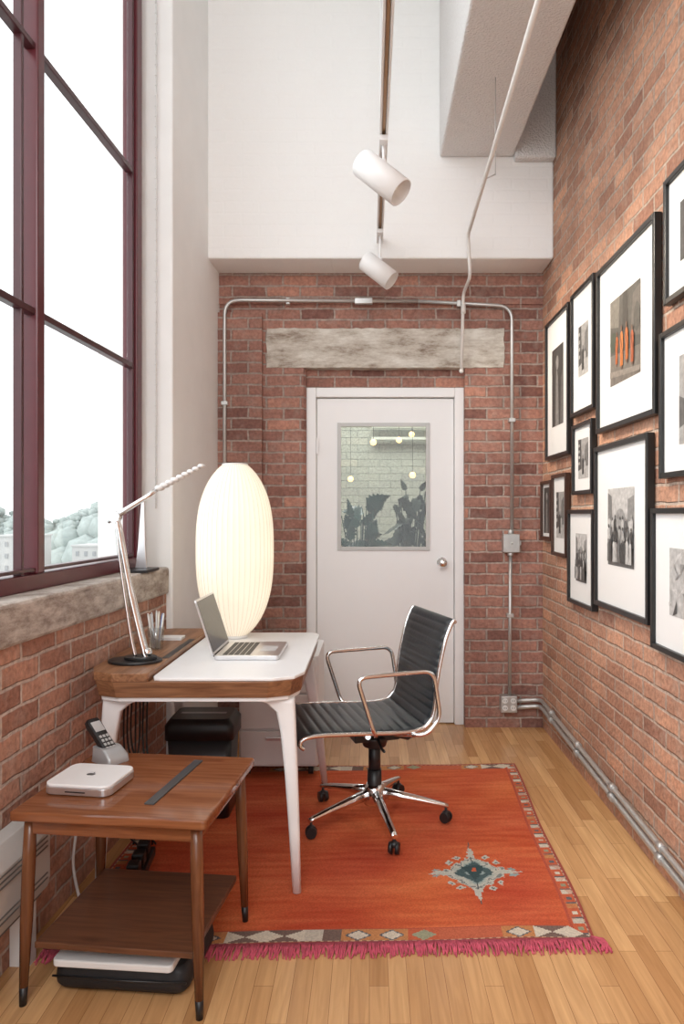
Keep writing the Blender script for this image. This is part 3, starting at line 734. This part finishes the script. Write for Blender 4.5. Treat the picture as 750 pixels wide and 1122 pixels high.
b=B(); b.loft([[(dx+sx_*wd_,sy_*.006,z) for sx_,sy_ in ((-1,-1),(1,-1),(1,1),(-1,1))] for z,dx,wd_ in ((.012,-.015,.026),(.10,-.012,.017),(.33,-.006,.006))],sm=False); mk('upright',b,alu,st,.002)

# ------------------------------------------------------------ chair
ch=thing('office_chair','black ribbed leather office chair with polished aluminium frame','chair',(.022,2.975,.010),rz=math.radians(197))
sp_=[(.352,.412),(.370,.430),(.357,.452),(.30,.460),(.19,.455),(.07,.448),(-.05,.442),(-.12,.448),(-.160,.474),(-.180,.52),(-.190,.61),(-.205,.70),(-.230,.80),(-.257,.865),(-.272,.880)]
C=curve([(x,0,z) for x,z in sp_],10)
L=[0]
for a,c in zip(C,C[1:]): L.append(L[-1]+(c-a).length)
def sling(i0,i1,name,nr,hw=.226):
    b=B(); rings=[]
    tot=L[i1]-L[i0]; steps=nr*8
    for k in range(steps+1):
        s=L[i0]+tot*k/steps; i=min(len(C)-2,max(0,bisect.bisect(L,s)-1)); t=(s-L[i])/(L[i+1]-L[i])
        p=C[i]*(1-t)+C[i+1]*t; T=(C[i+1]-C[i]).normalized(); Nn=Vector((T.z,0,-T.x))
        bump=.0048*abs(math.sin(math.pi*nr*k/steps))**.6
        prof=[]
        for y in [-hw,-hw+.01]+[-hw+.02+(2*hw-.04)*j/6 for j in range(7)]+[hw-.01,hw]:
            e=min(1,(hw-abs(y))/.02); prof.append((y,(.005+bump)*e**.5))
        top=[p+Nn*h+Vector((0,y,0)) for y,h in prof]; bot=[p-Nn*h*.8+Vector((0,y,0)) for y,h in prof[::-1][1:-1]]
        rings.append(top+bot)
    b.loft(rings); mk(name,b,leather,ch)
mid=10*7+5
sling(0,mid,'seat',13); sling(mid,len(C)-1,'backrest',13)
for sgn in(-1,1):
    y=sgn*.233
    b=B(); b.tube([c+Vector((0,y,0)) for c in C[2:]],.008,10)
    mk('side_rail',b,chrome,ch)
    b=B(); y=sgn*.262
    b.tube(bend([(.07,y-sgn*.02,.44),(.085,y,.465),(.155,y,.680),(-.165,y,.686),(-.195,y,.495),(-.14,y,.435),(-.08,y-sgn*.02,.43)],.045,6),.0088,12)
    mk('armrest',b,chrome,ch)
b=B()
b.tube([(.1,-.234,.438),(.07,-.1,.398),(.07,.1,.398),(.1,.234,.438)],.011,8); b.tube([(-.09,-.234,.432),(-.06,-.1,.395),(-.06,.1,.395),(-.09,.234,.432)],.011,8)
b.tube([(-.270,-.238,.873),(-.270,.238,.873)],.008,8)
mks('stretcher',b,chrome,ch)
b=B(); b.box(-.10,.10,-.045,.045,.35,.395); b.lathe([(.05,.32),(.06,.36),(.05,.37)],n=20); b.tube([(0,.04,.365),(.02,.16,.36),(.02,.2,.36)],.006,8); b.tube([(-.08,0,.36),(-.16,-.02,.33),(-.18,-.03,.34)],.008,8); b.ball((-.18,-.03,.34),.014,8)
mk('tilt_mechanism',b,black,ch,.006)
b=B(); b.cyl((0,0,.20),(0,0,.34),.026,n=20); b.cyl((0,0,.09),(0,0,.22),.033,.030,n=20); mk('gas_column',b,black,ch)
b=B(); b.lathe([(.045,.075),(.05,.09),(.045,.14),(.034,.16)],n=24); mk('hub',b,chrome,ch)
for a in [math.radians(a) for a in (15,87,159,231,303)]:
    ca,sa=math.cos(a),math.sin(a)
    b=B(); rings=[]
    for r,z,wd,hh in ((.03,.120,.022,.026),(.12,.106,.019,.020),(.22,.090,.016,.014),(.295,.076,.014,.010),(.315,.070,.012,.008)):
        rings.append([(r*ca-sa*px,r*sa+ca*px,z+pz) for px,pz in [(wd*math.cos(q),hh*math.sin(q)) for q in [2*math.pi*i/12 for i in range(12)]]])
    b.loft(rings); mk('base_leg',b,chrome,ch)
    b=B(); cx,cy=.305*ca,.305*sa; rot=a+1.1; wx,wy=math.cos(rot),math.sin(rot)
    for sg in(-1,1):
        q0=Vector((cx+wx*sg*.006,cy+wy*sg*.006,.024)); q1=q0+Vector((wx,wy,0))*sg*.015
        b.cyl(q0,q1,.024,.021,n=20)
    b.cyl((cx,cy,.03),(cx,cy,.075),.006,n=10)
    b.ball((cx,cy,.038),.018,10,(1,1,.8)); mk('caster',b,black,ch)

# ------------------------------------------------------------ side table
stb=thing('side_table','mid century walnut side table with tapered legs and shelf','table',(-.668,2.055,0),rz=math.radians(-6))
hx,hy=.272,.238; ht=.53
b=B(); b.prism(rrect(-hx,hx,-hy,hy,.012,3),ht-.026,ht); mk('table_top',b,tablew,stb,.006,seg=3)
b=B(); b.box(-hx+.035,hx-.035,-hy+.03,-hy+.048,ht-.07,ht-.0265); b.box(-hx+.035,hx-.035,hy-.048,hy-.03,ht-.07,ht-.0265); b.box(-hx+.03,-hx+.048,-hy+.048,hy-.048,ht-.07,ht-.0265); b.box(hx-.048,hx-.03,-hy+.048,hy-.048,ht-.07,ht-.0265)
mk('apron',b,tablew,stb,.002)
b=B(); b.box(-hx+.05,hx-.05,-hy+.04,hy-.04,.145,.163); mk('shelf',b,shelfw,stb,.003)
for sx in(-1,1):
    for sy in(-1,1):
        b=B(); tx,ty=sx*(hx-.04),sy*(hy-.04); bx,by=sx*(hx-.026),sy*(hy-.026)
        rings=[]
        zb=.010 if sy>0 else 0
        for t,r in ((0,.0095),(.1,.0115),(.45,.0165),(.8,.0175),(1,.015)):
            rings.append([(bx+(tx-bx)*t+r*math.cos(q),by+(ty-by)*t+r*math.sin(q),zb+(ht-.027-zb)*t) for q in [2*math.pi*i/14 for i in range(14)]])
        b.loft(rings[1:]); lg=mk('leg',b,tableleg,stb)
        b=B(); b.loft(rings[:2]); mk('leg_tip',b,black,lg)
mc=thing('mini_computer','small square white and silver computer on the side table','computer',(-.815,2.03,ht),rz=math.radians(-8))
b=B(); b.prism(rrect(-.10,.10,-.085,.085,.028),.003,.023); b.prism(rrect(-.092,.092,-.077,.077,.026),0,.003); mk('case',b,alu,mc,.002)
b=B(); b.prism(rrect(-.099,.099,-.084,.084,.028),.0232,.032); mk('lid',b,white,mc,.003)
b=B(); b.ball((-.004,0,.0322),.009,12,(1,1,.06)); b.ball((.004,0,.0322),.009,12,(1,1,.06)); b.ball((.003,.014,.0322),.004,8,(.5,1,.08)); mk('logo',b,mat('logo_grey',(.10,.10,.10),.3),mc)
b=B(); b.box(-.03,.03,-.0865,-.085,.011,.014); mk('disc_slot',b,black,mc)
ph=thing('cordless_phone','black and silver cordless phone leaning in its cradle','phone',(-.838,2.235,ht),rz=math.radians(-35))
b=B(); b.loft([[(x,y,0) for x,y in rrect(-.045,.055,-.04,.04,.012)],[(x*.95,y*.95,.02) for x,y in rrect(-.045,.055,-.04,.04,.012)],[(x*.8-.01,y*.85,.045) for x,y in rrect(-.045,.035,-.04,.04,.012)]]); mk('cradle',b,silver,ph,.002)
PM=Matrix.Translation((.015,0,.02))@Matrix.Rotation(math.radians(-52),4,'Y')
b=B(); b.X=PM; b.loft([[(x,y,z) for x,y in rrect(-.013,.013,-.025*w,.025*w,.008,4)] for z,w in ((0,.85),(.02,1),(.08,.92),(.13,1),(.145,.85))]); mk('handset',b,black,ph)
b=B(); b.X=PM; b.box(.0132,.0145,-.017,.017,.09,.13)
for i in range(4):
    for j in range(3): b.box(.0132,.0155,-.016+j*.012,-.008+j*.012,.015+i*.016,.025+i*.016)
mk('keypad',b,alu,ph)
b=B(); b.box(-.014,.014,-.17,.17,0,.004); o=mk('ruler',b,mat('dark_ruler',(.06,.063,.066),.35),bevel=.001,label='dark flat metal ruler lying on the side table',category='ruler',loc=(-.575,2.06,ht)); o.rotation_euler=(0,0,math.radians(-9))
lc=mk('closed_laptop',B().prism(rrect(-.17,.17,-.12,.12,.015),0,.020),cream,bevel=.004,label='closed white laptop resting on a black case',category='laptop',loc=(-.69,2.00,.0855)); lc.rotation_euler=(0,0,math.radians(-5))
bc=thing('laptop_bag','soft black padded case lying under the side table','bag',(-.675,2.03,.0135),rz=math.radians(-5))
b=B(); b.loft([[(x,y,z) for x,y in rrect(-.19*k,.19*k,-.13*k,.13*k,.03*k)] for z,k in ((.0,.95),(.012,1),(.03,1.01),(.055,.99),(.071,.93))]); mk('bag_body',b,mat('black_nylon',(.012,.012,.014),.6,bump=.4,scale=30),bc,.0)
b=B(); b.tube([(-.19,-.132,.036),(0,-.135,.035),(.19,-.132,.036)],.003,6); mk('zip',b,black,bc)

sh_=thing('paper_shredder','black paper shredder bin standing under the desk','shredder',(-.735,3.08,.010))
b=B(); b.loft([[(x*k,y*k,z) for x,y in rrect(-.14,.14,-.10,.10,.03)] for z,k in ((0,.9),(.34,1.0))]); mk('bin',b,mat('dark_bin',(.02,.02,.022),.3),sh_)
b=B(); b.loft([[(x*k,y*k,z) for x,y in rrect(-.15,.15,-.11,.11,.03)] for z,k in ((.34,1),(.40,1.0),(.43,.85))]); mk('head',b,black,sh_)
b=B(); b.box(-.1,.1,-.012,.012,.4301,.4315); mk('feed_slot',b,mat('slot_grey',(.3,.3,.3),.4),sh_)
cb_=thing('file_cabinet','low white metal drawer cabinet on small casters','cabinet',(-.455,3.70,.0105))
b=B(); b.prism(rrect(-.20,.20,-.23,.23,.02),.05,.60); mk('body',b,mat('grey_white_metal',(.74,.74,.74),.4,var=.02),cb_,.003)
for z in (.06,.24,.42):
    b=B(); b.box(-.19,.19,-.243,-.231,z,z+.17); dr=mk('drawer',b,cream,cb_,.005)
    b=B(); b.box(-.06,.06,-.252,-.2435,z+.125,z+.14); mk('handle',b,alu,dr,.002)
for sx in(-1,1):
    for sy in (-1,1):
        b=B(); b.cyl((sx*.16-.012,sy*.19,.024),(sx*.16+.012,sy*.19,.024),.024,n=16); b.cyl((sx*.16,sy*.19,.024),(sx*.16,sy*.19,.05),.008,n=8); mk('caster',b,black,cb_)
ht_=thing('baseboard_heater','off white slatted metal baseboard heater on the brick wall','heater')
b=B(); b.X=LW; b.loft([[(x,y,z) for x,z in ((.001,.19),(.070,.19),(.078,.22),(.078,.36),(.045,.415),(.001,.42))] for y in (-1.0,2.12)],sm=False); mk('cover',b,heatm,ht_,.003)
b=B(); b.X=LW
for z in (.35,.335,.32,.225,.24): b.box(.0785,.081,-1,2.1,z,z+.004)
b.box(.02,.06,-1,2.1,.175,.1895); mks('louver',b,mat('heater_slat_grey',(.16,.155,.15),.5),ht_)  # darker grey slats on the heater cover
b=B(); b.X=LW
for y in (0.2,1.2,2.05): b.box(.002,.06,y-.02,y+.02,0,.174)
mks('bracket',b,cream,ht_)
b=B(); b.tube(curve([(-1.005,2.33,.46),(-.985,2.335,.30),(-1.0,2.34,.15),(-.985,2.35,.03),(-.970,2.345,.018)],8),.005,6)
mk('cable',b,cream,label='white cable dropping behind the side table',category='cable')
p=thing('wall_socket','white double wall socket on the low brick wall','outlet')
b=B(); b.X=LW; b.box(.0005,.008,2.46,2.53,.27,.385); mk('cover_plate',b,cream,p,.002)
b=B(); b.X=LW
for z in (.30,.345):
    for y in (2.485,2.505): b.box(.0081,.009,y-.0015,y+.0015,z,z+.010)
mks('socket_slot',b,black,p)
b=B()
rc=random.Random(5)
for k in range(7):
    x=-.96+.015*k; y=2.72
    b.tube(curve([(x,y,.62),(x-.01,y+.02,.42),(x+rc.uniform(-.03,.05),y+rc.uniform(-.03,.03),.24),(x+rc.uniform(-.02,.05),y+rc.uniform(-.02,.03),.10),(x+.03,y+.01,.022)],8),.004,6)
mk('cable_bundle',b,black,label='tangle of black cables hanging under the desk',category='cable')
pb=thing('power_strip','black power strip with plugs under the desk','power strip',(-.84,2.53,.010),rz=.1)
b=B(); b.box(-.03,.03,-.14,.14,0,.035); mk('strip_body',b,black,pb,.004)
for k in range(3):
    b=B(); b.box(-.022,.022,-.11+k*.08,-.06+k*.08,.0355,.085); mk('plug',b,black,pb,.006)

# ------------------------------------------------------------ light
wd=bpy.data.worlds.new('World'); S.world=wd; wd.use_nodes=True
bg=wd.node_tree.nodes['Background']; bg.inputs[0].default_value=(.95,.975,1,1); bg.inputs[1].default_value=1.9
def area(name,loc,rot,sx,sy,en,col):
    l=bpy.data.lights.new(name,'AREA'); l.shape='RECTANGLE'; l.size=sx; l.size_y=sy; l.energy=en; l.color=col
    o=bpy.data.objects.new(name,l); S.collection.objects.link(o); o.location=loc; o.rotation_euler=rot; return o
l=bpy.data.lights.new('hazy_sun','SUN'); l.energy=1.9; l.angle=math.radians(70); l.color=(.96,.98,1)
o=bpy.data.objects.new('hazy_sun',l); S.collection.objects.link(o); o.rotation_euler=Vector((1,.35,-.45)).to_track_quat('-Z','Y').to_euler()
area('fill_light',(0,-1.6,3.6),(math.radians(62),0,0),2.2,1.6,85,(.985,.985,.98))  # added fill light behind the camera, no fixture in the room
area('hall_fill',(0,5.5,3.1),(0,0,0),1.5,1,55,(1,1,.97))  # added light under the hall ceiling to brighten the view through the glass
# ------------------------------------------------------------ camera
cam=bpy.data.cameras.new('Camera'); co=bpy.data.objects.new('Camera',cam); S.collection.objects.link(co)
co.location=(0,0,H); co.rotation_euler=(math.radians(90),0,0)
cam.sensor_fit='VERTICAL'; cam.sensor_height=36; cam.lens=F/1122*36
cam.shift_x=-(CX-375)/1122; cam.shift_y=(CY-561)/1122
cam.clip_start=.05; cam.clip_end=1000
S.camera=co
S.view_settings.view_transform='Standard'; S.view_settings.look='None'; S.view_settings.exposure=.04
